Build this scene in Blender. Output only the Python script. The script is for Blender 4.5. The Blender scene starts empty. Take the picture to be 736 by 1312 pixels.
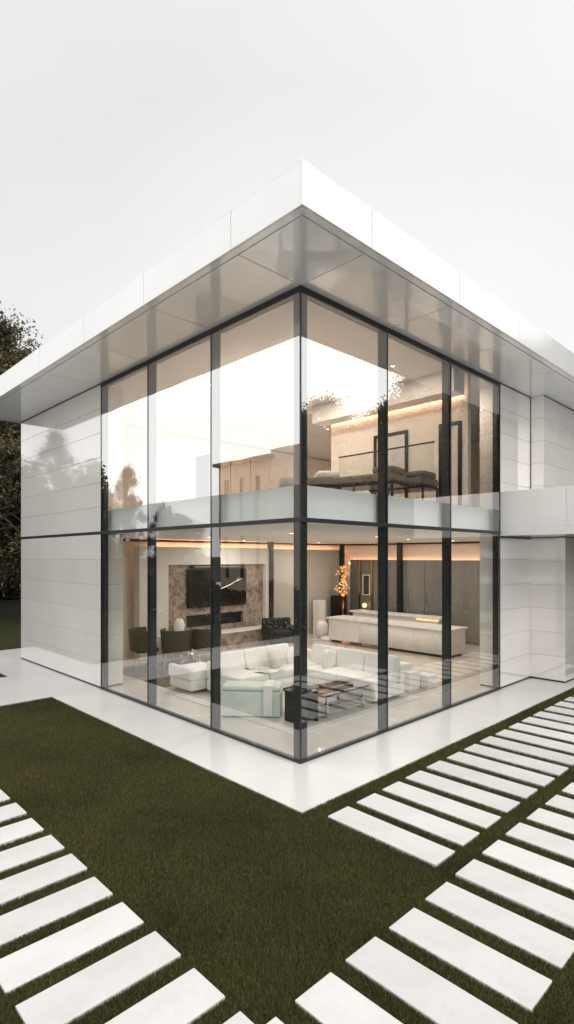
import bpy, bmesh, math, random
import numpy as np
from mathutils import Vector, Matrix
R = math.radians
random.seed(7)
rng = np.random.default_rng(7)
scene = bpy.context.scene
COL = scene.collection

# ------------------------------------------------------------------ materials
def nodes(name):
    m = bpy.data.materials.new(name); m.use_nodes = True
    nt = m.node_tree
    return m, nt, nt.nodes, nt.links, nt.nodes['Principled BSDF']

def noise_node(nt, scale, detail=4.0, rough=0.6, coord='Object', stretch=None):
    tc = nt.nodes.new('ShaderNodeTexCoord')
    n = nt.nodes.new('ShaderNodeTexNoise')
    n.inputs['Scale'].default_value = scale
    n.inputs['Detail'].default_value = detail
    n.inputs['Roughness'].default_value = rough
    if stretch:
        mp = nt.nodes.new('ShaderNodeMapping'); mp.inputs['Scale'].default_value = stretch
        nt.links.new(tc.outputs[coord], mp.inputs[0]); nt.links.new(mp.outputs[0], n.inputs['Vector'])
    else:
        nt.links.new(tc.outputs[coord], n.inputs['Vector'])
    return n

def ramp(nt, src, stops):
    r = nt.nodes.new('ShaderNodeValToRGB')
    e = r.color_ramp.elements
    while len(e) < len(stops): e.new(0.5)
    for i, (p, c) in enumerate(stops):
        e[i].position = p; e[i].color = (*c, 1)
    nt.links.new(src, r.inputs[0])
    return r

def mat(name, c, rough=0.5, metal=0.0, nscale=3.0, var=0.08, coat=0.0, bump=0.0, bscale=60.0, stretch=None, rvar=0.0, spec=0.5, ior=1.5, coat_ior=1.5):
    m, nt, N, L, b = nodes(name)
    n = noise_node(nt, nscale, stretch=stretch)
    lo = tuple(max(0, x*(1-var)) for x in c); hi = tuple(min(1, x*(1+var)) for x in c)
    r = ramp(nt, n.outputs['Fac'], [(0.3, lo), (0.7, hi)])
    L.new(r.outputs[0], b.inputs['Base Color'])
    b.inputs['Roughness'].default_value = rough
    b.inputs['Metallic'].default_value = metal
    b.inputs['IOR'].default_value = ior
    b.inputs['Specular IOR Level'].default_value = spec
    if coat:
        b.inputs['Coat Weight'].default_value = coat; b.inputs['Coat Roughness'].default_value = 0.03; b.inputs['Coat IOR'].default_value = coat_ior
    if rvar:
        n2 = noise_node(nt, nscale*2.3)
        mr = N.new('ShaderNodeMapRange'); mr.inputs['To Min'].default_value = max(0.01, rough-rvar); mr.inputs['To Max'].default_value = rough+rvar
        mr.inputs['From Min'].default_value = 0.3; mr.inputs['From Max'].default_value = 0.7
        L.new(n2.outputs['Fac'], mr.inputs['Value']); L.new(mr.outputs[0], b.inputs['Roughness'])
    if bump:
        n3 = noise_node(nt, bscale, 6)
        bp = N.new('ShaderNodeBump'); bp.inputs['Strength'].default_value = bump; bp.inputs['Distance'].default_value = 0.01
        L.new(n3.outputs['Fac'], bp.inputs['Height']); L.new(bp.outputs[0], b.inputs['Normal'])
    return m

def emit_mat(name, c, s, cam_c=None):
    m, nt, N, L, b = nodes(name)
    b.inputs['Base Color'].default_value = (*c, 1)
    b.inputs['Emission Color'].default_value = (*c, 1)
    b.inputs['Emission Strength'].default_value = s
    return m

def glass_mat(name, base, edge, tint):
    """single glazed sheet: transparent body with a coated, mirror like skin"""
    m, nt, N, L, b = nodes(name)
    N.remove(b)
    out = [n for n in N if n.type == 'OUTPUT_MATERIAL'][0]
    tr = N.new('ShaderNodeBsdfTransparent'); tr.inputs[0].default_value = (*tint, 1)
    gl = N.new('ShaderNodeBsdfGlossy'); gl.inputs['Roughness'].default_value = 0.0
    gl.inputs['Color'].default_value = (0.97, 0.98, 0.98, 1)
    # very slight roller-wave distortion of toughened glass
    n = noise_node(nt, 0.9, 1.0)
    bp = N.new('ShaderNodeBump'); bp.inputs['Strength'].default_value = 0.09; bp.inputs['Distance'].default_value = 0.03
    L.new(n.outputs['Fac'], bp.inputs['Height']); L.new(bp.outputs[0], gl.inputs['Normal'])
    lw = N.new('ShaderNodeLayerWeight'); lw.inputs['Blend'].default_value = 0.5
    pw = N.new('ShaderNodeMath'); pw.operation = 'POWER'; pw.inputs[1].default_value = 3.0
    L.new(lw.outputs['Facing'], pw.inputs[0])
    mr = N.new('ShaderNodeMapRange'); mr.inputs['To Min'].default_value = base; mr.inputs['To Max'].default_value = edge
    L.new(pw.outputs[0], mr.inputs['Value'])
    mx = N.new('ShaderNodeMixShader')
    L.new(mr.outputs[0], mx.inputs[0]); L.new(tr.outputs[0], mx.inputs[1]); L.new(gl.outputs[0], mx.inputs[2])
    L.new(mx.outputs[0], out.inputs[0])
    return m

M = {}
M['tile'] = mat('white_tile', (0.79, 0.762, 0.73), 0.08, nscale=0.9, var=0.035, coat=1.0, rvar=0.03, ior=1.6, coat_ior=1.95)
def per_piece(m, lo, hi):
    nt = m.node_tree; b = nt.nodes['Principled BSDF']; src = b.inputs['Base Color'].links[0].from_socket
    g = nt.nodes.new('ShaderNodeNewGeometry'); mr = nt.nodes.new('ShaderNodeMapRange')
    mr.inputs['To Min'].default_value = lo; mr.inputs['To Max'].default_value = hi
    nt.links.new(g.outputs['Random Per Island'], mr.inputs['Value'])
    v = nt.nodes.new('ShaderNodeVectorMath'); v.operation = 'SCALE'
    nt.links.new(src, v.inputs[0]); nt.links.new(mr.outputs[0], v.inputs['Scale']); nt.links.new(v.outputs[0], b.inputs['Base Color'])
per_piece(M['tile'], .955, 1.03)
M['tile_joint'] = mat('tile_joint', (0.30, 0.28, 0.27), 0.7)
M['white_metal'] = mat('white_panel', (0.755, 0.758, 0.76), 0.16, nscale=0.7, var=0.03, coat=0.6, rvar=0.05)
M['soffit'] = mat('soffit_panel', (0.855, 0.88, 0.905), 0.16, metal=0.0, nscale=0.8, var=0.012, coat=1.0, rvar=0.02, coat_ior=1.75)
M['dark'] = mat('dark_metal', (0.018, 0.020, 0.023), 0.38, nscale=4, var=0.25, rvar=0.06)
M['plaster'] = mat('interior_plaster', (0.77, 0.70, 0.63), 0.7, nscale=1.2, var=0.03)
M['ceiling'] = mat('interior_ceiling', (0.80, 0.785, 0.76), 0.6, nscale=1.2, var=0.02)
M['panel_white'] = mat('wall_panel', (0.66, 0.635, 0.595), 0.45, nscale=1.1, var=0.03)
M['panel_grey'] = mat('grey_panel', (0.45, 0.42, 0.38), 0.5, nscale=1.1, var=0.05)
M['taupe'] = mat('taupe_laminate', (0.19, 0.18, 0.165), 0.25, nscale=2.0, var=0.09, stretch=(1, 1, 0.15), coat=0.4)
M['floor'] = mat('beige_floor', (0.62, 0.56, 0.50), 0.22, nscale=0.9, var=0.06, stretch=(1, 0.35, 1), coat=0.3, rvar=0.08)
M['sofa'] = mat('white_fabric', (0.80, 0.78, 0.75), 0.85, nscale=5, var=0.04, bump=0.25, bscale=240)
M['piping'] = mat('grey_piping', (0.32, 0.29, 0.26), 0.8)
M['sage'] = mat('sage_fabric', (0.66, 0.71, 0.655), 0.6, nscale=5, var=0.07, bump=0.2, bscale=200)
M['black'] = mat('black_lacquer', (0.008, 0.008, 0.009), 0.3, nscale=5, var=0.2)
M['blackfab'] = mat('black_fabric', (0.012, 0.011, 0.011), 0.8, nscale=9, var=0.3, bump=0.3, bscale=200)
M['leather'] = mat('brown_leather', (0.045, 0.032, 0.024), 0.42, nscale=14, var=0.4, bump=0.35, bscale=70)
M['chrome'] = mat('chrome', (0.7, 0.69, 0.67), 0.09, metal=1.0, var=0.02)
M['brass'] = mat('brass', (0.62, 0.40, 0.20), 0.25, metal=1.0, var=0.05)
M['smoke'] = mat('smoked_glass_top', (0.02, 0.022, 0.021), 0.06, var=0.1, coat=1)
M['stone_white'] = mat('white_stone', (0.76, 0.73, 0.70), 0.35, nscale=2.5, var=0.05, coat=0.2)
M['rug'] = mat('pale_rug', (0.60, 0.56, 0.51), 0.95, nscale=26, var=0.10, bump=0.4, bscale=150)
M['rug_dark'] = mat('dark_rug', (0.20, 0.165, 0.14), 0.95, nscale=8, var=0.4, bump=0.4, bscale=150)
M['wood'] = mat('walnut', (0.20, 0.13, 0.085), 0.4, nscale=3, var=0.25, stretch=(6, 6, 0.5))
M['greyfab'] = mat('grey_fabric', (0.19, 0.178, 0.162), 0.8, nscale=9, var=0.25, bump=0.3, bscale=180)
M['screen'] = mat('tv_screen', (0.004, 0.004, 0.0045), 0.12, var=0.1)
M['flame'] = emit_mat('flame_glow', (1.0, 0.62, 0.3), 2.0)
M['drawn'] = emit_mat('screen_picture', (0.85, 0.78, 0.6), 0.6)
M['cove'] = emit_mat('warm_cove_lamp', (1.0, 0.56, 0.33), 17.0)
M['cove_up'] = emit_mat('warm_cove_lamp_upstairs', (1.0, 0.66, 0.44), 15.0)
M['hidden_wash'] = emit_mat('added_ceiling_wash', (1.0, 0.55, 0.34), 11.0)
M['bulb'] = emit_mat('downlight_lens', (1.0, 0.78, 0.55), 5.0)
M['blossom'] = emit_mat('lit_blossom', (1.0, 0.58, 0.26), 0.55)
M['spandrel'] = mat('white_spandrel', (0.90, 0.915, 0.895), 0.3, nscale=0.8, var=0.03)
M['bark'] = mat('bark', (0.07, 0.05, 0.036), 0.9, nscale=12, var=0.4, bump=0.6, bscale=30)
M['brickwall'] = mat('boundary_wall', (0.02, 0.02, 0.021), 0.8, nscale=3, var=0.25)
M['render_beige'] = mat('beige_render', (0.60, 0.52, 0.44), 0.9, nscale=1.5, var=0.12)
M['tan'] = mat('tan_laminate', (0.36, 0.28, 0.215), 0.5, nscale=2, var=0.08)
M['rooftile'] = mat('clay_roof', (0.17, 0.075, 0.045), 0.8, nscale=8, var=0.3)
M['windowdark'] = mat('dark_window', (0.02, 0.022, 0.025), 0.08, var=0.1)
M['glass_low'] = glass_mat('clear_glass', 0.15, 0.80, (0.925, 0.945, 0.932))
M['glass_up'] = glass_mat('coated_glass', 0.46, 0.88, (0.93, 0.95, 0.94))
M['glass_in'] = glass_mat('balustrade_glass', 0.05, 0.6, (0.86, 0.88, 0.87))

def terrace_mat():
    m, nt, N, L, b = nodes('terrace_stone')
    n = noise_node(nt, 0.35, 2)
    r = ramp(nt, n.outputs['Fac'], [(0.3, (0.62, 0.612, 0.60)), (0.7, (0.70, 0.692, 0.68))])
    n2 = noise_node(nt, 35, 6)
    mx = N.new('ShaderNodeMix'); mx.data_type = 'RGBA'; mx.blend_type = 'MULTIPLY'; mx.inputs[0].default_value = 0.10
    r2 = ramp(nt, n2.outputs['Fac'], [(0.35, (0.78, 0.77, 0.75)), (0.6, (1, 1, 1))])
    tcj = N.new('ShaderNodeTexCoord'); brj = N.new('ShaderNodeTexBrick'); brj.offset = 0.0; brj.inputs['Scale'].default_value = 1.0
    brj.inputs['Brick Width'].default_value = 2.0; brj.inputs['Row Height'].default_value = 1.98; brj.inputs['Mortar Size'].default_value = 0.0025
    brj.inputs['Color1'].default_value = (1, 1, 1, 1); brj.inputs['Color2'].default_value = (.965, .965, .96, 1); brj.inputs['Mortar'].default_value = (.62, .61, .59, 1)
    L.new(tcj.outputs['Object'], brj.inputs['Vector'])
    L.new(r.outputs[0], mx.inputs[6]); L.new(r2.outputs[0], mx.inputs[7])
    mj = N.new('ShaderNodeMix'); mj.data_type = 'RGBA'; mj.blend_type = 'MULTIPLY'; mj.inputs[0].default_value = 1.0
    L.new(mx.outputs[2], mj.inputs[6]); L.new(brj.outputs[0], mj.inputs[7]); L.new(mj.outputs[2], b.inputs['Base Color'])
    mr = N.new('ShaderNodeMapRange'); mr.inputs['From Min'].default_value = .3; mr.inputs['From Max'].default_value = .7
    mr.inputs['To Min'].default_value = .33; mr.inputs['To Max'].default_value = .38
    L.new(n.outputs['Fac'], mr.inputs['Value']); L.new(mr.outputs[0], b.inputs['Roughness'])
    return m
M['terrace'] = terrace_mat()

def slab_mat():
    m, nt, N, L, b = nodes('stepping_slab')
    n = noise_node(nt, 2.2, 8, 0.65)
    r = ramp(nt, n.outputs['Fac'], [(0.28, (0.56, 0.55, 0.535)), (0.5, (0.63, 0.622, 0.61)), (0.75, (0.67, 0.662, 0.65))])
    n2 = noise_node(nt, 55, 5)
    r2 = ramp(nt, n2.outputs['Fac'], [(0.25, (0.62, 0.60, 0.56)), (0.42, (1, 1, 1))])
    n4 = noise_node(nt, 6.5, 8, 0.7)
    r4 = ramp(nt, n4.outputs['Fac'], [(0.30, (0.80, 0.77, 0.72)), (0.46, (1, 1, 1))])
    m4 = N.new('ShaderNodeMix'); m4.data_type = 'RGBA'; m4.blend_type = 'MULTIPLY'; m4.inputs[0].default_value = 0.35
    L.new(r.outputs[0], m4.inputs[6]); L.new(r4.outputs[0], m4.inputs[7]); r = m4
    oi = N.new('ShaderNodeObjectInfo')
    mr = N.new('ShaderNodeMapRange'); mr.inputs['To Min'].default_value = 0.90; mr.inputs['To Max'].default_value = 1.03
    L.new(oi.outputs['Random'], mr.inputs['Value'])
    mx = N.new('ShaderNodeMix'); mx.data_type = 'RGBA'; mx.blend_type = 'MULTIPLY'; mx.inputs[0].default_value = 0.55
    L.new(r.outputs[2], mx.inputs[6]); L.new(r2.outputs[0], mx.inputs[7])
    vm = N.new('ShaderNodeVectorMath'); vm.operation = 'SCALE'
    L.new(mx.outputs[2], vm.inputs[0]); L.new(mr.outputs[0], vm.inputs['Scale'])
    L.new(vm.outputs[0], b.inputs['Base Color'])
    b.inputs['Roughness'].default_value = 0.6
    bp = N.new('ShaderNodeBump'); bp.inputs['Strength'].default_value = 0.25; bp.inputs['Distance'].default_value = 0.004
    L.new(n2.outputs['Fac'], bp.inputs['Height']); L.new(bp.outputs[0], b.inputs['Normal'])
    return m
M['slab'] = slab_mat()

def marble_mat():
    m, nt, N, L, b = nodes('brown_marble')
    n = noise_node(nt, 2.6, 10, 0.72)
    tc = N.new('ShaderNodeTexCoord'); mp = N.new('ShaderNodeMapping')
    mp.inputs['Rotation'].default_value = (R(90), 0, 0)
    br = N.new('ShaderNodeTexBrick'); br.inputs['Scale'].default_value = 2.6
    br.inputs['Color1'].default_value = (0.36, 0.29, 0.235, 1); br.inputs['Color2'].default_value = (0.12, 0.085, 0.065, 1)
    br.inputs['Mortar'].default_value = (0.16, 0.11, 0.085, 1); br.inputs['Mortar Size'].default_value = 0.012
    L.new(tc.outputs['Object'], mp.inputs[0]); L.new(mp.outputs[0], br.inputs['Vector'])
    r = ramp(nt, n.outputs['Fac'], [(0.34, (0.07, 0.045, 0.036)), (0.45, (0.22, 0.16, 0.125)), (0.53, (0.50, 0.41, 0.34)), (0.58, (0.14, 0.095, 0.07)), (0.70, (0.40, 0.33, 0.27))])
    mx = N.new('ShaderNodeMix'); mx.data_type = 'RGBA'; mx.inputs[0].default_value = 0.42
    L.new(r.outputs[0], mx.inputs[6]); L.new(br.outputs[0], mx.inputs[7]); L.new(mx.outputs[2], b.inputs['Base Color'])
    b.inputs['Roughness'].default_value = 0.3
    return m
M['marble'] = marble_mat()

def stripe_mat(name, c1, c2, scale, axis_rot):
    m, nt, N, L, b = nodes(name)
    tc = N.new('ShaderNodeTexCoord'); mp = N.new('ShaderNodeMapping'); mp.inputs['Rotation'].default_value = axis_rot
    w = N.new('ShaderNodeTexWave'); w.inputs['Scale'].default_value = scale; w.inputs['Distortion'].default_value = 1.2
    L.new(tc.outputs['Object'], mp.inputs[0]); L.new(mp.outputs[0], w.inputs[0])
    r = ramp(nt, w.outputs['Fac'], [(0.45, c1), (0.9, c2)])
    L.new(r.outputs[0], b.inputs['Base Color']); b.inputs['Roughness'].default_value = 0.85
    return m
M['stripe'] = stripe_mat('striped_fabric', (0.72, 0.68, 0.63), (0.42, 0.39, 0.35), 9, (0.3, 0.8, 0.2))

def lawn_mat():
    m, nt, N, L, b = nodes('lawn_turf')
    n = noise_node(nt, 0.55, 8, 0.65)
    r = ramp(nt, n.outputs['Fac'], [(0.30, (0.030, 0.033, 0.013)), (0.52, (0.045, 0.047, 0.018)), (0.72, (0.062, 0.058, 0.025))])
    n2 = noise_node(nt, 60, 8, 0.8)
    r2 = ramp(nt, n2.outputs['Fac'], [(0.3, (0.45, 0.45, 0.4)), (0.7, (1.2, 1.2, 1.1))])
    mx = N.new('ShaderNodeMix'); mx.data_type = 'RGBA'; mx.blend_type = 'MULTIPLY'; mx.inputs[0].default_value = 1
    L.new(r.outputs[0], mx.inputs[6]); L.new(r2.outputs[0], mx.inputs[7]); L.new(mx.outputs[2], b.inputs['Base Color'])
    b.inputs['Roughness'].default_value = 0.95; b.inputs['Specular IOR Level'].default_value = 0.15
    bp = N.new('ShaderNodeBump'); bp.inputs['Strength'].default_value = 0.8; bp.inputs['Distance'].default_value = 0.03
    L.new(n2.outputs['Fac'], bp.inputs['Height']); L.new(bp.outputs[0], b.inputs['Normal'])
    return m
M['lawn'] = lawn_mat()

def leafy_mat(name, stops, trans=0.25, patch=0.55, patchc=None):
    m, nt, N, L, b = nodes(name)
    g = N.new('ShaderNodeNewGeometry')
    r = ramp(nt, g.outputs['Random Per Island'], stops)
    n = noise_node(nt, patch, 3)
    r2 = ramp(nt, n.outputs['Fac'], patchc or [(0.35, (0.72, 0.74, 0.74)), (0.65, (1.22, 1.14, 1.0))])
    mx = N.new('ShaderNodeMix'); mx.data_type = 'RGBA'; mx.blend_type = 'MULTIPLY'; mx.inputs[0].default_value = 1
    L.new(r.outputs[0], mx.inputs[6]); L.new(r2.outputs[0], mx.inputs[7])
    L.new(mx.outputs[2], b.inputs['Base Color'])
    b.inputs['Roughness'].default_value = 0.6; b.inputs['Specular IOR Level'].default_value = 0.25
    out = [x for x in N if x.type == 'OUTPUT_MATERIAL'][0]
    t = N.new('ShaderNodeBsdfTranslucent'); L.new(mx.outputs[2], t.inputs[0])
    ms = N.new('ShaderNodeMixShader'); ms.inputs[0].default_value = trans
    L.new(b.outputs[0], ms.inputs[1]); L.new(t.outputs[0], ms.inputs[2]); L.new(ms.outputs[0], out.inputs[0])
    return m
M['grass'] = leafy_mat('grass_blades', [(0.0, (0.040, 0.049, 0.015)), (0.45, (0.076, 0.083, 0.026)), (0.8, (0.118, 0.114, 0.040)), (1.0, (0.20, 0.175, 0.075))], 0.2, 0.8,
                       [(0.32, (0.72, 0.77, 0.76)), (0.50, (1.0, 1.0, 1.0)), (0.70, (1.24, 1.13, 1.0))])
M['leaf'] = leafy_mat('tree_leaves', [(0.0, (0.028, 0.034, 0.017)), (0.5, (0.062, 0.062, 0.032)), (0.85, (0.13, 0.105, 0.062)), (1.0, (0.33, 0.22, 0.15))], 0.25, 0.45)
M['leaf_pale'] = leafy_mat('pale_leaves', [(0.0, (0.018, 0.020, 0.010)), (0.6, (0.034, 0.030, 0.016)), (1.0, (0.06, 0.045, 0.026))], 0.2)
M['leaf_dark'] = leafy_mat('hedge_leaves', [(0.0, (0.012, 0.014, 0.007)), (0.7, (0.028, 0.026, 0.012)), (0.95, (0.07, 0.045, 0.03)), (1.0, (0.20, 0.10, 0.06))], 0.15)

# ------------------------------------------------------------------ mesh helpers
class MB:
    def __init__(s): s.v = []; s.f = []
    def add(s, vs, fs):
        o = len(s.v); s.v += [tuple(v) for v in vs]; s.f += [tuple(i+o for i in f) for f in fs]; return s
    def box(s, lo, hi, mx=None):
        x0, y0, z0 = lo; x1, y1, z1 = hi
        vs = [Vector(p) for p in ((x0,y0,z0),(x1,y0,z0),(x1,y1,z0),(x0,y1,z0),(x0,y0,z1),(x1,y0,z1),(x1,y1,z1),(x0,y1,z1))]
        if mx: vs = [mx @ v for v in vs]
        return s.add(vs, [(3,2,1,0),(4,5,6,7),(0,1,5,4),(1,2,6,5),(2,3,7,6),(3,0,4,7)])
    def tube(s, pts, r, n=10, cap=True):
        pts = [Vector(p) for p in pts]; rs = r if isinstance(r, (list, tuple)) else [r]*len(pts)
        vs = []; fs = []; up = Vector((0, 0, 1))
        for i, p in enumerate(pts):
            d = (pts[min(i+1, len(pts)-1)] - pts[max(i-1, 0)]).normalized()
            a = d.cross(up)
            if a.length < 1e-3: a = d.cross(Vector((1, 0, 0)))
            a.normalize(); b = d.cross(a)
            for k in range(n):
                t = 2*math.pi*k/n; vs.append(p + (a*math.cos(t) + b*math.sin(t))*rs[i])
        for i in range(len(pts)-1):
            for k in range(n):
                k2 = (k+1) % n; fs.append((i*n+k, i*n+k2, (i+1)*n+k2, (i+1)*n+k))
        if cap: fs += [tuple(range(n-1, -1, -1)), tuple((len(pts)-1)*n+k for k in range(n))]
        return s.add(vs, fs)
    def lathe(s, prof, c=(0,0,0), n=24):
        vs = []; fs = []
        for r, z in prof:
            for k in range(n):
                t = 2*math.pi*k/n; vs.append((c[0]+r*math.cos(t), c[1]+r*math.sin(t), c[2]+z))
        for i in range(len(prof)-1):
            for k in range(n):
                k2 = (k+1) % n; fs.append((i*n+k, i*n+k2, (i+1)*n+k2, (i+1)*n+k))
        fs += [tuple(range(n-1, -1, -1)), tuple((len(prof)-1)*n+k for k in range(n))]
        return s.add(vs, fs)
    def puff(s, c, size, e=0.35, mx=None, nu=28, nv=16):
        """soft cushion: super-ellipsoid"""
        def sp(v, p): return math.copysign(abs(v)**p, v)
        vs = []; fs = []
        for j in range(nv+1):
            ph = -math.pi/2 + math.pi*j/nv
            for i in range(nu):
                th = 2*math.pi*i/nu
                p = Vector((size[0]/2*sp(math.cos(ph), e*1.2)*sp(math.cos(th), e), size[1]/2*sp(math.cos(ph), e*1.2)*sp(math.sin(th), e), size[2]/2*sp(math.sin(ph), e*1.5)))
                if mx: p = mx @ p
                vs.append(p + Vector(c))
        for j in range(nv):
            for i in range(nu):
                i2 = (i+1) % nu; fs.append((j*nu+i, j*nu+i2, (j+1)*nu+i2, (j+1)*nu+i))
        return s.add(vs, fs)
    def arc(s, c, r0, r1, a0, a1, z0, z1, n=20, flare=0.0):
        """curved slab (barrel back), angles in degrees"""
        vs = []; fs = []
        for i in range(n+1):
            a = R(a0 + (a1-a0)*i/n); ca, sa = math.cos(a), math.sin(a)
            for (r, z) in ((r0, z0), (r1, z0), (r1+flare, z1), (r0+flare, z1)):
                vs.append((c[0]+r*ca, c[1]+r*sa, c[2]+z))
        for i in range(n):
            for k in range(4):
                k2 = (k+1) % 4; fs.append((i*4+k, (i+1)*4+k, (i+1)*4+k2, i*4+k2))
        fs += [(0, 1, 2, 3), (n*4+3, n*4+2, n*4+1, n*4)]
        return s.add(vs, fs)
    def build(s, name, m, parent=None, bevel=0.0, smooth=False, seg=2, origin=None):
        me = bpy.data.meshes.new(name)
        off = Vector(origin) if origin is not None else Vector((0, 0, 0))
        me.from_pydata([Vector(v) - off for v in s.v], [], s.f)
        bm = bmesh.new(); bm.from_mesh(me)
        bmesh.ops.recalc_face_normals(bm, faces=bm.faces)
        if bevel:
            bmesh.ops.bevel(bm, geom=[e for e in bm.edges if len(e.link_faces) == 2 and e.calc_face_angle(0) > 0.5], offset=bevel, segments=seg, profile=0.5, affect='EDGES')
        bm.to_mesh(me); bm.free()
        me.materials.append(m)
        if smooth:
            for p in me.polygons: p.use_smooth = True
        o = bpy.data.objects.new(name, me); COL.objects.link(o)
        o.location = off
        if parent: link(o, parent)
        return o

def world_loc(o):
    l = Vector((0, 0, 0))
    while o: l = l + o.location; o = o.parent
    return l
def link(o, parent):
    o.parent = parent
    o.location = o.location - world_loc(parent)

def empty(name, loc, label, cat, group=None, kind=None):
    e = bpy.data.objects.new(name, None); COL.objects.link(e); e.location = loc; e.empty_display_size = 0.2
    return tag(e, label, cat, group, kind)
def tag(o, label=None, cat=None, group=None, kind=None):
    if label: o['label'] = label
    if cat: o['category'] = cat
    if group: o['group'] = group
    if kind: o['kind'] = kind
    return o
def copy_tree(o, parent=None):
    c = o.copy(); COL.objects.link(c)
    if parent: c.parent = parent
    for ch in o.children: copy_tree(ch, c)
    return c
def B(name, lo, hi, m, parent=None, bevel=0.0, **k): return MB().box(lo, hi).build(name, m, parent, bevel, **k)

# ------------------------------------------------------------------ ground, terrace
gm = MB(); gm.add([(-900, -900, -.030), (900, -900, -.030), (900, 900, -.030), (-900, 900, -.030)], [(0, 1, 2, 3)])
tag(gm.build('ground', M['lawn']), kind='structure')
# the terrace sheet: strip in front of both glass faces, plus the path running off to the left
tm = MB()
for lo, hi in (((-1.0, -1.0), (0.02, 12.4)), ((0.02, -1.0), (20, 0.02)), ((-14, 5.9), (-1.0, 8.46)), ((0.02, 10.55), (3.0, 12.4))):
    tm.box((lo[0], lo[1], -.05), (hi[0], hi[1], 0.0))
terr = tm.build('terrace', M['terrace']); tag(terr, kind='structure')

M['bounce'] = mat('pale_bounce_ground', (0.76, 0.76, 0.755), 0.9, nscale=1.5, var=0.1, bump=0.2)
fc = MB(); fc.box((-60, -60, -.05), (-9.6, 45, -.012)); fc.box((-9.6, -60, -.05), (70, -9.6, -.012))  # unseen pale ground added to bounce light up to the soffit
tag(fc.build('bounce_ground', M['bounce']), kind='structure')
# stepping stones: three rows
stone_mesh = None
WORDS = ['first', 'second', 'third', 'fourth', 'fifth', 'sixth', 'seventh', 'eighth', 'ninth', 'tenth', 'eleventh', 'twelfth', 'thirteenth', 'fourteenth', 'fifteenth',
         'sixteenth', 'seventeenth', 'eighteenth', 'nineteenth', 'twentieth', 'twenty-first', 'twenty-second', 'twenty-third', 'twenty-fourth', 'twenty-fifth', 'twenty-sixth', 'twenty-seventh', 'twenty-eighth']
SLABS = []
def stone_proto(sx, sy):
    o = MB().box((-sx/2, -sy/2, -.07), (sx/2, sy/2, 0)).build('stepping_stone', M['slab'], None, 0.006)
    return o
def stones(n, sx, sy, pos, lab, grp):
    first = stone_proto(sx, sy)
    for i in range(n):
        o = first if i == 0 else first.copy()
        if i: COL.objects.link(o)
        x, y = pos(i); o.location = (x + random.uniform(-.006, .006), y + random.uniform(-.008, .008), 0.006 + random.uniform(-.002, .002))
        o.rotation_euler = (0, 0, R(random.uniform(-.25, .25)))
        SLABS.append((x-sx/2, y-sy/2, x+sx/2, y+sy/2))
        tag(o, lab % WORDS[i], 'stepping stone', grp)
stones(22, .34, 1.30, lambda i: (-.70+.49*i, -1.90), 'white stepping stone in the row along the terrace edge, %s from the bare lawn corner', 'stepping stones in the row beside the terrace')
stones(19, .34, 1.05, lambda i: (-3.18+.495*i, -3.27), 'white stepping stone in the outer right-hand row, %s from the row\'s near end', 'stepping stones in the outer right row')
stones(14, .98, .34, lambda i: (-3.63, -2.74+.497*i), 'white stepping stone in the left-hand row across the lawn, %s from the near end', 'stepping stones in the left row')

# short lawn blades
def in_lawn(x, y):
    ok = ~((x > -0.985) & (y > -0.985))
    ok &= ~((y > 5.92) & (y < 8.44) & (x < -0.9))
    for a, b, c, d in SLABS:
        ok &= ~((x > a+.012) & (x < c-.012) & (y > b+.012) & (y < d-.012))
    return ok
cam_xy = np.array([-5.29, -5.18])
f2 = np.array([0.697, 0.717]); r2 = np.array([0.717, -0.697])
def grass(n):
    # candidates spread over the lawn, denser near the viewpoint's side of the garden
    dep = 2.6 + 15.0*rng.random(n*2)**1.35
    lat = (rng.random(n*2)*2-1)*(0.62*dep+0.5)
    x = cam_xy[0] + f2[0]*dep + r2[0]*lat; y = cam_xy[1] + f2[1]*dep + r2[1]*lat
    k = in_lawn(x, y); x, y, dep = x[k], y[k], dep[k]
    n = len(x)
    h = rng.uniform(.023, .039, n)*(1+.10*np.sin(x*2.1)*np.sin(y*1.7)); w = rng.uniform(.0007, .0014, n)*(1+.20*dep)
    a = rng.uniform(0, 2*np.pi, n); lean = rng.uniform(.1, .8, n)*h; la = rng.uniform(0, 2*np.pi, n)
    ca, sa = np.cos(a)*w, np.sin(a)*w
    z0 = np.full(n, -.031)
    v = np.empty((n, 5, 3), np.float32)
    mxx, myy = x + np.cos(la)*lean*.35, y + np.sin(la)*lean*.35
    tx, ty = x + np.cos(la)*lean, y + np.sin(la)*lean
    v[:, 0] = np.stack([x-ca, y-sa, z0], 1); v[:, 1] = np.stack([x+ca, y+sa, z0], 1)
    v[:, 2] = np.stack([mxx+ca*.8, myy+sa*.8, z0+h*.6], 1); v[:, 3] = np.stack([mxx-ca*.8, myy-sa*.8, z0+h*.6], 1)
    v[:, 4] = np.stack([tx, ty, z0+h], 1)
    base = (np.arange(n)*5)[:, None]
    quads = base + np.array([0, 1, 2, 3]); tris = base + np.array([3, 2, 4])
    me = bpy.data.meshes.new('grass')
    me.vertices.add(n*5); me.vertices.foreach_set('co', v.ravel())
    loops = np.concatenate([quads, tris], 1).astype(np.int32)   # 7 loops per blade
    me.loops.add(n*7); me.loops.foreach_set('vertex_index', loops.ravel())
    me.polygons.add(n*2)
    st = np.empty((n, 2), np.int32); st[:, 0] = np.arange(n)*7; st[:, 1] = st[:, 0]+4
    me.polygons.foreach_set('loop_start', st.ravel())
    me.update(calc_edges=True); me.validate()
    me.materials.append(M['grass'])
    o = bpy.data.objects.new('grass', me); COL.objects.link(o)
    tag(o, 'short dark olive lawn grass growing between the slabs', 'grass', kind='stuff')
grass(1200000)

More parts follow.
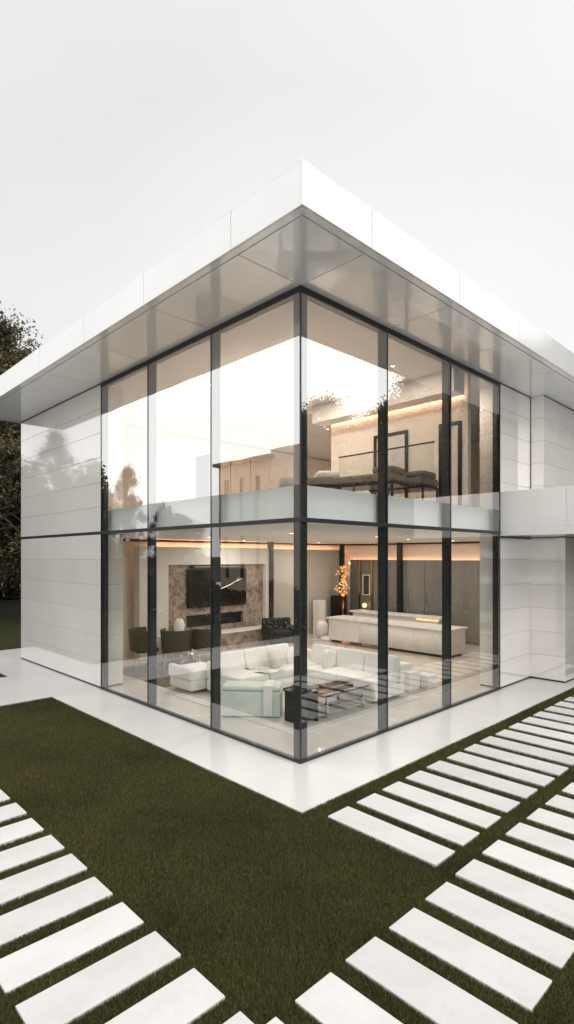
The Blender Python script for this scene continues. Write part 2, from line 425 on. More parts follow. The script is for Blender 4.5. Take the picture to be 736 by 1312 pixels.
# ------------------------------------------------------------------ the house
house = empty('modern_house', (0, 0, 0), 'two storey white flat-roofed house with a glazed corner and dark mullions', 'house')
GX = [0.0, 1.97, 3.94, 5.91]; GY = [0.0, 2.0, 3.95, 5.81]
Z1, Z2, ZT = 3.235, 3.295, 6.40

def tiled_wall(lo, hi, z0, z1, rows, axis, joints, stagger=0.0, gap=0.006, parent=house):
    """rows of large tiles wrapped round a recessed core"""
    core = MB().box((lo[0]+.008, lo[1]+.008, z0), (hi[0]-.008, hi[1]-.008, z1-.002))
    t = MB(); h = (z1-z0)/rows
    for r in range(rows):
        za, zb = z0 + r*h + gap/2, z0 + (r+1)*h - gap/2
        js = [j for j in joints(r) if lo[axis] + .1 < j < hi[axis] - .1]
        ed = [lo[axis]] + js + [hi[axis]]
        for i in range(len(ed)-1):
            a = list(lo); b = list(hi)
            a[axis] = ed[i] + (gap/2 if i else 0); b[axis] = ed[i+1] - (gap/2 if i < len(ed)-2 else 0)
            t.box((a[0], a[1], za), (b[0], b[1], zb))
    w = t.build('wall', M['tile'], parent, 0.0015, seg=1)
    core.build('tile_joint', M['tile_joint'], w)
    return w
jl = lambda r: [7.1 + 1.2*k + (.6 if r % 2 else 0) for k in range(4)] if r in (5,) else []
tiled_wall((0, 5.855), (0.50, 10.6), 0.035, Z1, 6, 1, lambda r: [])
tiled_wall((0, 5.855), (0.50, 10.6), Z2, ZT, 6, 1, jl)
jr = lambda r: [6.95] if r == 5 else []
tiled_wall((5.955, 0), (7.496, 0.45), 0.035, Z1, 6, 0, lambda r: [])
tiled_wall((5.955, 0), (7.496, 0.45), Z2, ZT, 6, 0, jr)
tiled_wall((7.5, -.75), (14.0, 0.45), 0.035, 3.19, 6, 0, lambda r: [9.3, 11.2])
tiled_wall((7.5, -.29), (14.0, 0.45), Z2+.06, ZT, 6, 0, lambda r: [8.2, 10.4])
# dark lines: plinth joint, storey joint, soffit shadow gap, corner joint
def shadow_gap(lo, hi): B('shadow_gap', lo, hi, M['dark'], house)
shadow_gap((0.006, 5.86, 0.0), (.49, 10.59, .035)); shadow_gap((0.006, 5.86, Z1), (.49, 10.595, Z2))
shadow_gap((5.96, .006, 0.0), (7.49, .44, .035)); shadow_gap((5.96, .006, Z1), (7.49, .44, Z2)); shadow_gap((7.506, -.744, 0), (13.99, .44, .035))
shadow_gap((7.486, -.012, Z2+.9), (7.499, -.001, ZT-.01))
shadow_gap((-.004, 5.86, ZT-.022), (-.001, 10.6, ZT-.002)); shadow_gap((5.96, -.004, ZT-.022), (7.48, -.001, ZT-.002)); shadow_gap((7.5, -.294, ZT-.022), (13.9, -.291, ZT-.002))
shadow_gap((0.02, 10.604, 0), (.48, 10.606, ZT))

# roof: soffit panels with open joints, fascia panels, roof deck
EAVE = 1.2; RX, RY = 15.0, 10.72
core = MB(); core.box((-EAVE+.05, -EAVE+.05, ZT+.02), (RX-.05, RY-.05, ZT+.44))
roof = core.build('roof', M['white_metal'], house)
sof = MB(); g = .0065
def sofp(x0, x1, y0, y1): sof.box((x0+g, y0+g, ZT), (x1-g, y1-g, ZT+.018))
RV = -EAVE+.13
js = [0, 2, 4, 6, 8, 10, 12, 14.87]
jy = [0, 2, 4, 6, 8, 10.59]
sofp(RV, 0, RV, 0)
for a, b in zip(js[:-1], js[1:]): sofp(a, b, RV, 0)
for a, b in zip(jy[:-1], jy[1:]): sofp(RV, 0, a, b)
sofp(0, 14.87, 0, 10.59)
sof.build('soffit', M['soffit'], house)
jb = MB().box((RV-.02, RV-.02, ZT+.0182), (RX-.08, RY-.08, ZT+.0198)); jb.build('soffit_joint', M['dark'], house)
fas = MB(); g = .0045
fx = [-EAVE, -.02, 2.05, 4.1, 6.15, 8.2, 10.3, 12.4, RX]; fy = [-EAVE, -.02, 2.0, 4.0, 6.0, 8.0, RY]
def lip(lo, hi): fas.box(lo, hi)
for i, (a, b) in enumerate(zip(fx[:-1], fx[1:])):
    lip((a+(g if i else 0), -EAVE, ZT+.004), (b-g, RV-.006 if i == 99 else -EAVE+.03, ZT+.46))
for i, (a, b) in enumerate(zip(fy[:-1], fy[1:])):
    lip((-EAVE, a+(g if i else .032), ZT+.004), (-EAVE+.03, b-g, ZT+.46))
fas.box((-EAVE+.03, RY-.03, ZT+.004), (RX, RY, ZT+.46))
fas.build('fascia', M['white_metal'], house, 0.002, seg=1)
lipm = MB()
lipm.box((-EAVE+.031, -EAVE+.031, ZT+.003), (RX-.03, RV-.008, ZT+.019)); lipm.box((-EAVE+.031, RV-.007, ZT+.003), (RV-.008, RY-.031, ZT+.019))
lipm.box((RV, 10.6, ZT+.003), (RX-.1, RY-.031, ZT+.017))
lipm.build('eave_trim', M['soffit'], house)
cp = MB()
cp.box((-EAVE-.0, -EAVE, ZT+.4605), (RX, RY, ZT+.475)); cp.build('roof_capping', M['white_metal'], house)

# mullions (inside the glass), corner post, frames
def mull(lo, hi): return MB().box(lo, hi).build('mullion', M['dark'], house, 0.004, seg=1)
mull((.02, .02, .01), (.155, .155, ZT-.01))
for y in GY[1:3]: mull((.02, y-.045, .01), (.16, y+.045, ZT-.01))
mull((.02, GY[3]-.05, .01), (.12, GY[3]+.04, ZT-.01))
for x in GX[1:3]: mull((x-.045, .02, .01), (x+.045, .16, ZT-.01))
mull((GX[3]-.05, .02, .01), (GX[3]+.04, .12, ZT-.01))
# head frame, storey transom and sill frame on both glass faces
for nm, z0, z1, o in (('head_frame', ZT-.085, ZT-.002, -.012), ('transom', Z1, Z2, -.018), ('sill_frame', 0.0, .04, -.02)):
    MB().box((o, o, z0), (.06, 5.852, z1)).build(nm, M['dark'], house, 0.003, seg=1)
    MB().box((.061, o, z0), (5.952, .06, z1)).build(nm, M['dark'], house, 0.003, seg=1)
gk = MB()
for y in GY[1:3]: gk.box((-.006, y-.008, .04), (.018, y+.008, ZT-.08))
for x in GX[1:3]: gk.box((x-.008, -.006, .04), (x+.008, .018, ZT-.08))
gk.box((-.007, -.007, .04), (.012, .012, ZT-.08)); gk.box((-.007, 5.835, .04), (.018, 5.853, ZT-.08)); gk.box((5.935, -.007, .04), (5.953, .018, ZT-.08))
gk.build('glazing_gasket', M['dark'], house)
for z0, z1, m in ((.041, Z1-.001, M['glass_low']), (Z2+.001, 3.735, M['glass_low']), (3.7352, ZT-.086, M['glass_up'])):
    for a, b in zip(GY[:-1], GY[1:]):
        a2, b2 = (a if a else .012)+.009*(a > 0), (b-.009 if b < 5.8 else 5.834)
        q = lambda: random.uniform(-.0022, .0022)
        MB().add([(q(), a2, z0), (q(), b2, z0), (q(), b2, z1), (q(), a2, z1)], [(0, 1, 2, 3)]).build('glass_pane', m, house)
    for a, b in zip(GX[:-1], GX[1:]):
        a2, b2 = (a if a else .012)+.009*(a > 0), (b-.009 if b < 5.9 else 5.934)
        q = lambda: random.uniform(-.0022, .0022)
        MB().add([(a2, q(), z0), (b2, q(), z0), (b2, q(), z1), (a2, q(), z1)], [(0, 1, 2, 3)]).build('glass_pane', m, house)

# balcony on the right wing
bal = MB()
bal.box((5.957, -2.1, 3.20), (14, -.003, 3.36))
bo = bal.build('balcony', M['white_metal'], house, .003, seg=1)
pp = MB(); pp.box((5.957, -2.1, 3.364), (6.07, -1.302, 4.12)); pp.box((5.957, -1.298, 3.364), (6.07, -.003, 4.12)); pp.box((6.073, -2.1, 3.364), (14, -1.99, 4.12))
pp.build('parapet', M['white_metal'], bo, .003, seg=1)
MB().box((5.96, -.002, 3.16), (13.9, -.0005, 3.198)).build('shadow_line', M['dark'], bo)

# inside shell of the house
B('interior_floor', (0.061, 0.061, -.05), (11.3, 8.9, .006), M['floor'], house)
fl = MB(); fl.box((.30, .30, 3.25), (11.3, 8.75, 3.42)); fl.build('upper_floor', M['ceiling'], house)
# upstand panels behind the mullions
up = MB(); up.box((.20, .20, 3.245), (.298, 5.85, 3.77)); up.box((.299, .20, 3.245), (5.95, .298, 3.77))
up.build('spandrel', M['spandrel'], house)
bw = MB(); bw.box((.5, 8.75, 0), (11.3, 8.9, 6.38)); bw.box((11.3, .45, 0), (11.42, 8.9, 6.38)); bw.box((.50, 5.86, 0), (.504, 8.75, 6.38)); bw.box((7.5, .45, 0), (11.3, .47, 6.38))
bw.build('interior_wall', M['plaster'], house)
# ceiling trim (thin black shadow line where the ground floor ceiling meets the back walls)
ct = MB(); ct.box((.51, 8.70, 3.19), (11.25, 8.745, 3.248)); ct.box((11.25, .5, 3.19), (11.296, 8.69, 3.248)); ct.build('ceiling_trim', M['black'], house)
# upper ceiling sheet is the inner soffit; a bulkhead with a warm cove runs along the bedroom wall
uw = MB(); uw.box((4.9, .46, 3.421), (5.02, 3.75, 6.395)); uw.box((5.02, 3.63, 3.421), (11.2, 3.75, 6.395)); uw.box((4.9, .17, 3.78), (5.02, .459, 6.395))
uw.build('bedroom_wall', M['plaster'], house)
B('bulkhead', (4.38, .18, 5.95), (4.79, 3.9, 6.374), M['ceiling'], house, .004)
MB().box((4.82, .24, 5.985), (4.87, 3.85, 6.0)).build('cove_light', M['cove_up'], house)
# hidden linear uplights added behind the upstand to brighten the upper ceiling
MB().box((.31, .4, 3.70), (.35, 5.7, 3.715)).build('cove_light', M['hidden_wash'], house)
MB().box((.4, .31, 3.70), (4.8, .35, 3.715)).build('cove_light', M['hidden_wash'], house)
uc = MB(); uc.box((.2, .2, 6.375), (4.895, 8.7, 6.398)); uc.build('upper_ceiling', M['ceiling'], house)
# black door frames in the bedroom wall
for y0, y1, zt in ((1.55, 2.45, 5.50), (.10+.2, .80, 5.48)):
    d = MB(); d.box((4.868, y0, 3.43), (4.897, y0+.07, zt)); d.box((4.868, y1-.07, 3.43), (4.897, y1, zt)); d.box((4.868, y0+.071, zt-.07), (4.897, y1-.071, zt))
    fo = d.build('door_frame', M['black'], house)
    MB().box((4.885, y0+.075, 3.43), (4.896, y1-.075, zt-.075)).build('door', M['panel_white'], fo)
# inner glass balustrade
bb = MB().add([(3.95, .35, 3.77), (3.95, 2.7, 3.77), (3.95, 2.7, 4.92), (3.95, .35, 4.92)], [(0, 1, 2, 3)]).build('balustrade', M['glass_in'], house)
MB().tube([(3.95, .35, 4.93), (3.95, 2.7, 4.93)], .017, 8).build('handrail', M['black'], bb)
# ground floor wall panels with light behind their top edge
tvw = MB()
tvw.box((2.21, 8.20, 0.006), (3.11, 8.5, 3.04)); tvw.box((6.76, 8.20, .006), (6.90, 8.5, 3.04)); tvw.box((3.111, 8.20, 2.53), (6.759, 8.5, 3.04))
tvw.build('media_wall', M['panel_white'], house)
gp = MB(); gp.box((7.05, 8.45, .006), (9.0, 8.6, 3.02)); gp.box((9.004, 8.45, .006), (10.85, 8.6, 3.02)); gp.build('wall_panel', M['panel_grey'], house)
cl = MB(); cl.box((2.9, 8.62, 2.78), (10.8, 8.72, 2.80)); cl.build('cove_light', M['cove'], house)
cl = MB(); cl.box((11.205, .6, 2.50), (11.285, 8.4, 2.52)); cl.build('cove_light', M['cove'], house)
for x0, y0, x1, y1 in ((6.92, 8.12, 7.04, 8.30), (10.72, 8.30, 10.86, 8.44), (10.72, 5.70, 10.86, 5.86)):
    B('interior_column', (x0, y0, .006), (x1, y1, 3.248), M['black'], house)
def downlight(x, y, z, watts):
    warm = (1.0, 0.83, 0.68) if z > 5 else (1.0, 0.91, 0.81)
    d = MB().lathe([(.055, 0), (.055, -.02), (.04, -.02)], (x, y, z), 16).build('ceiling_fitting', M['white_metal'], house)
    MB().lathe([(.036, 0), (.036, -.006)], (x, y, z-.0205), 14).build('lens', M['bulb'], d)
    l = bpy.data.lights.new('downlight_lamp', 'AREA'); l.shape = 'DISK'; l.size = .12; l.energy = watts; l.color = warm
    o = bpy.data.objects.new('downlight_lamp', l); COL.objects.link(o); o.location = (x, y, z-.035)
for x, y in ((2.4, 2.6), (5.2, 2.6), (2.6, 5.6), (5.4, 5.2), (7.4, 3.2), (5.0, 7.2), (8.2, 7.2), (9.4, 3.0), (9.4, 5.4)):
    downlight(x, y, 3.249, 36)
for x, y in ((2.2, 2.2), (3.4, .9), (1.6, 4.2), (3.4, 4.6), (3.6, 2.9), (5.45, .9), (6.4, 5.2), (4.6, 7.6), (8.4, 6.0)):  # unseen upstairs fittings, added to brighten the rooms behind the coated glass
    downlight(x, y, 6.374, 48)

# ------------------------------------------------------------------ furniture, ground floor
# marble fireplace wall
fp = empty('fireplace', (4.9, 8.4, 0), 'brown marble fireplace recess with long black firebox on the media wall', 'fireplace')
m_ = MB(); m_.box((3.113, 8.34, .006), (3.79, 8.49, 2.527)); m_.box((5.93, 8.34, .006), (6.757, 8.49, 2.527)); m_.box((3.7901, 8.34, 1.05), (5.9299, 8.49, 2.527)); m_.box((3.7901, 8.34, .006), (5.9299, 8.49, .69))
m_.build('surround', M['marble'], fp)
B('firebox', (3.795, 8.44, .693), (5.925, 8.485, 1.047), M['black'], fp)
B('hearth', (2.9, 7.75, .006), (6.70, 8.19, .50), M['marble'], fp, .008)
B('hearth_top', (2.88, 7.73, .502), (6.72, 8.193, .56), M['stone_white'], fp, .006)
tv = empty('television', (4.9, 8.3, 1.8), 'large black flat television on the marble wall with a thin pale line drawing on screen', 'television')
B('frame', (3.80, 8.27, 1.26), (6.0, 8.335, 2.40), M['black'], tv, .006)
B('screen', (3.825, 8.264, 1.285), (5.975, 8.2695, 2.375), M['screen'], tv)
pl = MB()
pts = [(4.58, 1.70), (4.68, 1.71), (4.76, 1.73), (4.9, 1.735), (5.05, 1.75), (5.2, 1.80), (5.38, 1.86), (5.52, 1.93), (5.68, 1.98), (5.82, 2.03)]
pl.tube([(x, 8.258, z+.06) for x, z in pts], [.010, .016, .009, .006, .012, .014, .009, .007, .012, .004], 6)
pl.tube([(5.60, 8.257, 2.0), (5.68, 8.257, 2.12)], [.01, .004], 6)
pl.build('picture', M['drawn'], tv)
sb = empty('soundbar', (4.9, 8.3, 2.45), 'slim dark soundbar mounted above the television', 'soundbar')
B('case', (3.9, 8.25, 2.425), (5.9, 8.337, 2.50), M['black'], sb, .01); B('grille', (4.0, 8.243, 2.437), (5.8, 8.2495, 2.488), M['greyfab'], sb)
vs = MB().lathe([(.06, 0), (.11, .05), (.15, .18), (.155, .30), (.12, .42), (.07, .47), (.055, .47)], (3.36, 8.05, .561), 24).build('vase', M['stone_white'], None, smooth=True)
tag(vs, 'pale rounded vase at the left end of the marble hearth', 'vase')

# black armchair
def armchair(loc, rz):
    e = empty('armchair', (0, 0, 0), 'boxy black upholstered armchair in front of the grey panelled wall', 'armchair')
    MB().box((-.52, -.45, .16), (.52, .45, .40)).build('base', M['blackfab'], e, .04, seg=3)
    MB().puff((0, -.05, .46), (.72, .78, .16), .3).build('seat', M['blackfab'], e, smooth=True)
    MB().box((-.54, .32, .30), (.54, .50, .86)).build('backrest', M['blackfab'], e, .06, seg=3)
    for s in (-1, 1): MB().box((s*.45-.09, -.45, .30), (s*.45+.09, .34, .66)).build('arm', M['blackfab'], e, .05, seg=3)
    for sx in (-1, 1):
        for sy in (-1, 1): MB().tube([(sx*.44, sy*.38, .17), (sx*.46, sy*.40, .006)], [.022, .012], 8).build('leg', M['black'], e)
    e.location = loc; e.rotation_euler.z = rz; e.scale = (.86, .9, 1.0)
armchair((6.35, 7.1, 0), R(-25))
pd = MB().box((9.10, 8.0, .006), (9.45, 8.3, 1.22)).build('pedestal', M['stone_white'], None, .012); tag(pd, 'tall plain white pedestal against the grey panelled wall', 'pedestal')
v2 = MB().lathe([(.10, 0), (.17, .05), (.22, .2), (.225, .36), (.18, .5), (.10, .56)], (8.75, 7.55, .006), 24).build('floor_vase', M['stone_white'], None, smooth=True); tag(v2, 'squat rounded white floor vase beside the kitchen island', 'floor vase')
v3 = MB().lathe([(.34, 0), (.36, .03), (.30, .09), (.12, .11)], (8.55, 7.0, .006), 24).build('floor_cushion', M['sofa'], None, smooth=True); tag(v3, 'low flat round white floor cushion by the island end', 'floor cushion')

# rugs
rg = MB().box((.75, .75, .007), (4.15, 4.3, .022)).build('rug', M['rug'], None, .006); tag(rg, 'pale rug under the white corner sofa', 'rug')
rd = MB().box((1.0, 5.0, .007), (3.9, 7.5, .020)).build('rug', M['rug_dark'], None, .006); tag(rd, 'dark brown rug under the dining chairs', 'rug')

# corner sofa
so = empty('corner_sofa', (2.6, 2.6, 0), 'white L shaped corner sofa with loose back cushions in the living room', 'sofa')
MB().box((1.32, 2.95, .08), (3.95, 3.95, .30)).build('base', M['sofa'], so, .03, seg=3)
MB().box((3.0, 1.0, .08), (3.95, 2.946, .30)).build('base', M['sofa'], so, .03, seg=3)
for x0, x1 in ((1.34, 2.13), (2.14, 2.98)): MB().puff(((x0+x1)/2, 3.35, .375), (x1-x0, .86, .18), .14).build('seat_cushion', M['sofa'], so, smooth=True)
for y0, y1 in ((1.02, 1.95), (1.96, 2.9)): MB().puff((3.38, (y0+y1)/2, .375), (.80, y1-y0, .18), .14).build('seat_cushion', M['sofa'], so, smooth=True)
MB().puff((3.4, 3.35, .375), (.84, .86, .18), .14).build('seat_cushion', M['sofa'], so, smooth=True)
MB().box((1.32, 3.80, .30), (3.95, 3.97, .66)).build('backrest', M['sofa'], so, .04, seg=3)
MB().box((3.80, 1.0, .30), (3.97, 3.796, .66)).build('backrest', M['sofa'], so, .04, seg=3)
tl = Matrix.Rotation(R(-12), 3, 'X'); tr_ = Matrix.Rotation(R(12), 3, 'Y')
for x0, x1 in ((1.36, 2.02), (2.03, 2.66), (2.67, 3.32)):
    q = MB().puff(((x0+x1)/2, 3.68, .62), (x1-x0, .24, .44), .18, tl).build('back_cushion', M['sofa'], so, smooth=True)
    MB().tube([(x0+.01, 3.60, .44), (x0+.0, 3.64, .62), (x0+.02, 3.70, .80)], .012, 6).build('piping', M['piping'], q)
for y0, y1 in ((1.02, 1.72), (1.73, 2.46), (2.47, 3.2)):
    MB().puff((3.70, (y0+y1)/2, .62), (.24, y1-y0, .44), .18, tr_).build('back_cushion', M['sofa'], so, smooth=True)
for (c, rot, mm, lab) in (((2.62, 3.28, .63), (-20, 8, 28), 'stripe', 'striped grey throw pillow leaning on the sofa back cushions'),
                          ((3.2, 3.25, .62), (-18, 0, -40), 'sofa', 'plain white throw pillow in the corner of the sofa'),
                          ((3.42, 2.5, .60), (0, 18, 8), 'sofa', 'plain white throw pillow on the right run of the sofa')):
    mx = Matrix.Rotation(R(rot[2]), 3, 'Z') @ Matrix.Rotation(R(rot[0]), 3, 'X') @ Matrix.Rotation(R(rot[1]), 3, 'Y')
    o = MB().puff((0, 0, 0), (.46, .16, .42), .42, mx).build('throw_pillow', M[mm], None, smooth=True); o.location = c; tag(o, lab, 'pillow')
th = MB()
tv_ = []; tf_ = []
for i in range(13):
    for j in range(9):
        u = i/12; w = j/8
        tv_.append((1.95+.55*w+.05*math.sin(u*7), 3.62-.72*u, .472+.02*math.sin(u*9+w*5)+.012*math.sin(w*17)))
for i in range(12):
    for j in range(8): tf_.append((i*9+j, i*9+j+1, (i+1)*9+j+1, (i+1)*9+j))
th.add(tv_, tf_); th = th.build('throw_blanket', M['rug'], None, smooth=True); tag(th, 'thin beige throw blanket spread over the sofa seat', 'blanket')

# the chaise end of the sofa runs on behind its left end
MB().box((.98, 3.99, .08), (1.80, 4.78, .30)).build('base', M['sofa'], so, .05, seg=3)
MB().puff((1.39, 4.38, .38), (.82, .80, .22), .16).build('seat_cushion', M['sofa'], so, smooth=True)
MB().box((.94, 3.99, .30), (1.06, 4.78, .56)).build('arm', M['sofa'], so, .05, seg=3)

# sage bench turned to the glass corner
be = empty('bench', (1.05, 2.2, 0), 'pale sage green upholstered bench facing the glass corner', 'bench')
ang = math.atan2(-.77, .69)
mxb = Matrix.Translation((.51, 2.42, 0)) @ Matrix.Rotation(ang, 4, 'Z')
MB().box((0, 0, .03), (1.04, .42, .46), mxb).build('base', M['sage'], be, .02, seg=3)
MB().box((.012, -.012, .465), (1.03, .44, .55), mxb).build('seat', M['sage'], be, .035, seg=3)
MB().box((.74, -.03, .05), (.90, -.014, .56), mxb).build('runner', M['sofa'], be, .004)
MB().box((.74, -.03, .556), (.90, .45, .566), mxb).build('runner', M['sofa'], be, .004)

# black side table at the corner
stb = empty('side_table', (1.33, 1.3, 0), 'black cube side table directly behind the glass corner', 'side table')
B('table_top', (1.13, 1.06, .50), (1.53, 1.50, .54), M['black'], stb, .006)
for x0, x1 in ((1.14, 1.17), (1.49, 1.52)): B('side_panel', (x0, 1.07, .023), (x1, 1.49, .499), M['black'], stb, .003)
B('shelf', (1.171, 1.08, .2), (1.489, 1.48, .225), M['black'], stb); B('back_panel', (1.171, 1.46, .023), (1.489, 1.48, .199), M['black'], stb)
bk = MB()
for i, (a, b) in enumerate(((0, .035), (.036, .06), (.061, .09))): bk.box((1.2+.01*i, 1.14, .5405+a), (1.44-.01*i, 1.40, .5405+b))
bk = bk.build('books', M['greyfab'], None, .003); tag(bk, 'short stack of dark books on the black side table', 'book stack')

# smoked coffee table with chrome sled legs
cf = empty('coffee_table', (2.2, 1.4, 0), 'dark smoked glass coffee table with chrome legs before the sofa', 'coffee table')
B('table_top', (1.62, 1.02, .395), (2.86, 1.72, .43), M['smoke'], cf, .008)
B('shelf', (1.72, 1.10, .20), (2.76, 1.64, .215), M['smoke'], cf, .004)
for x in (1.74, 2.72):
    for y in (1.08, 1.66):
        MB().box((x-.02, y-.02, .025), (x+.02, y+.02, .394)).build('leg', M['chrome'], cf, .003)
for x in (1.74, 2.72): B('rail', (x-.018, 1.101, .025), (x+.018, 1.639, .045), M['chrome'], cf)
tr = empty('tray', (2.3, 1.4, .43), 'low dark tray lying on the smoked coffee table', 'tray')
B('base', (2.05, 1.2, .431), (2.6, 1.55, .442), M['black'], tr); 
rm = MB(); rm.box((2.05, 1.2, .4425), (2.6, 1.21, .47)); rm.box((2.05, 1.54, .4425), (2.6, 1.55, .47)); rm.box((2.05, 1.211, .4425), (2.06, 1.539, .47)); rm.box((2.59, 1.211, .4425), (2.6, 1.539, .47)); rm.build('rim', M['brass'], tr)

# nesting white tables to the right
for lo, hi, lab in (((4.35, 1.15), (4.78, 1.75), 'white low block table behind the middle right mullion, taller of the pair'), ((4.80, 1.0), (5.15, 1.45), 'white low block table, shorter of the pair near the right glass')):
    z = .40 if lo[0] < 4.5 else .28
    t = empty('block_table', ((lo[0]+hi[0])/2, (lo[1]+hi[1])/2, 0), lab, 'low table', 'white block tables')
    B('table_top', (lo[0], lo[1], z-.05), (hi[0], hi[1], z), M['stone_white'], t, .006)
    B('base', (lo[0]+.02, lo[1]+.02, .007), (hi[0]-.02, hi[1]-.02, z-.051), M['stone_white'], t, .006)
bk2 = MB()
for i in range(4): bk2.box((4.42+.012*i, 1.3, .4005+.035*i), (4.68-.006*i, 1.62-.01*i, .434+.035*i))
bk2 = bk2.build('books', M['sofa'], None, .003); tag(bk2, 'stack of pale books on the taller white block table', 'book stack')
cn = empty('console_table', (4.5, 2.4, 0), 'slender metal framed console table with glass top behind the sofa', 'console table')
for x in (4.36, 4.66):
    for y in (1.9, 3.1): MB().tube([(x, y, .007), (x, y, .78)], .012, 8).build('leg', M['brass'], cn)
cf_ = MB()
for x in (4.36, 4.66):
    for z in (.18, .78): cf_.tube([(x, 1.9, z), (x, 3.1, z)], .012, 8)
for y in (1.9, 3.1):
    for z in (.18, .78): cf_.tube([(4.36, y, z), (4.66, y, z)], .012, 8)
cf_.build('frame', M['brass'], cn); B('table_top', (4.36, 1.9, .794), (4.66, 3.1, .804), M['smoke'], cn)

# dining group
dt = empty('dining_table', (3.0, 6.9, 0), 'white oval topped dining table behind the leather chairs', 'dining table')
ov = MB(); n = 40
ov.add([(3.0+.95*math.cos(2*math.pi*k/n), 6.95+.55*math.sin(2*math.pi*k/n), z) for z in (.73, .76) for k in range(n)],
       [tuple(range(n-1, -1, -1)), tuple(range(n, 2*n))] + [(k, (k+1) % n, n+(k+1) % n, n+k) for k in range(n)])
ov.build('table_top', M['stone_white'], dt); MB().lathe([(.34, 0), (.32, .03), (.10, .10), (.08, .40), (.11, .70)], (3.0, 6.95, .021), 24).build('pedestal', M['chrome'], dt, smooth=True)
def dchair():
    e = empty('dining_chair', (0, 0, 0), 'x', 'dining chair', 'brown leather dining chairs')
    MB().puff((0, 0, .47), (.50, .50, .11), .3).build('seat', M['leather'], e, smooth=True)
    MB().arc((0, 0, 0), .27, .315, -110, 110, .46, .92, 26, .035).build('backrest', M['leather'], e, .012, smooth=False)
    fr_ = MB()
    for s in (-1, 1): fr_.tube([(s*.20, -.20, .012), (s*.20, .20, .012)], .011, 8); fr_.tube([(-.20, s*.20, .2), (.20, s*.20, .2)], .008, 8)
    fr_.build('stretcher', M['chrome'], e)
    for sx in (-1, 1):
        for sy in (-1, 1): MB().tube([(sx*.17, sy*.17, .43), (sx*.205, sy*.205, .0)], .012, 8).build('leg', M['chrome'], e)
    return e
d0 = dchair()
# the back opens to local +x; turned so the seat looks at the table
for i, (x, y, rz, lab) in enumerate(((1.55, 6.75, 165, 'brown leather barrel dining chair at the table end nearest the left glass'),
                                     (2.05, 6.15, 215, 'brown leather barrel dining chair, middle one of the three'),
                                     (2.75, 5.95, 250, 'brown leather barrel dining chair nearest the second left mullion'))):
    c = d0 if i == 0 else copy_tree(d0)
    c.location = (x, y, .021); c.rotation_euler.z = R(rz); c.scale = (1.12, 1.12, 1.1); c['label'] = lab

# kitchen
ki = empty('kitchen_island', (8.6, 4.6, 0), 'long low cream kitchen island with fluted front panels', 'kitchen island')
B('plinth', (8.30, 2.50, .007), (9.0, 6.7, .085), M['black'], ki)
B('body', (8.235, 2.43, .086), (9.06, 6.78, .74), M['stone_white'], ki)
for k, (a, b) in enumerate(((2.45, 3.8), (3.82, 5.55))):
    flu = MB(); n = int((b-a)/.06)
    for i in range(n):
        y = a + (b-a)*(i+.5)/n; flu.tube([(8.232, y, .10), (8.232, y, .73)], .022, 8)
    flu.build('fluted_panel', M['stone_white'], ki, smooth=True)
B('worktop', (8.18, 2.36, .745), (9.10, 6.86, .80), M['stone_white'], ki, .006)
kc = empty('kitchen_counter', (9.95, 5, 0), 'raised cream breakfast counter behind the kitchen island', 'kitchen counter')
B('body', (9.75, 3.7, .007), (10.2, 7.0, .84), M['stone_white'], kc, .004); B('worktop', (9.68, 3.6, .842), (10.26, 7.1, .90), M['stone_white'], kc, .006)
B('under_light', (9.66, 3.62, .80), (9.672, 4.4, .83), M['flame'], kc)
kt = empty('kitchen_cabinet', (11.0, 5, 0), 'tall taupe kitchen cabinets lining the back wall', 'kitchen cabinet')
B('carcass', (10.93, .6, .007), (11.19, 7.0, 2.65), M['taupe'], kt)
for i in range(9):
    y0 = .62 + .71*i
    dr = B('door', (10.905, y0+.004, .09), (10.928, y0+.70, 2.63), M['taupe'], kt, .003, seg=1)
    B('handle', (10.885, y0+.62, 1.0), (10.904, y0+.635, 1.6), M['chrome'], dr)
mr = empty('display_niche', (10.95, 7.5, 0), 'brass framed smoky display niche with small mirror beside the kitchen cabinets', 'display niche')
B('back_panel', (11.0, 7.02, .007), (11.18, 8.15, 2.65), M['taupe'], mr)
for y in (7.06, 7.62): B('upright', (10.93, y, .007), (10.99, y+.06, 2.65), M['brass'], mr)
fr2 = MB(); 
for lo, hi in (((10.96, 7.20, 1.35), (10.985, 7.23, 2.1)), ((10.96, 7.50, 1.35), (10.985, 7.53, 2.1)), ((10.96, 7.231, 1.35), (10.985, 7.499, 1.38)), ((10.96, 7.231, 2.07), (10.985, 7.499, 2.1))): fr2.box(lo, hi)
fr2.build('mirror_frame', M['sofa'], mr); B('mirror', (10.975, 7.232, 1.382), (10.98, 7.498, 2.068), M['smoke'], mr)
orb = MB().lathe([(.01, -.09), (.07, -.06), (.09, 0), (.07, .06), (.01, .09)], (10.85, 7.35, .98), 16).build('orb_lamp', M['flame'], None, smooth=True); tag(orb, 'small glowing round lamp standing low in the niche', 'lamp')
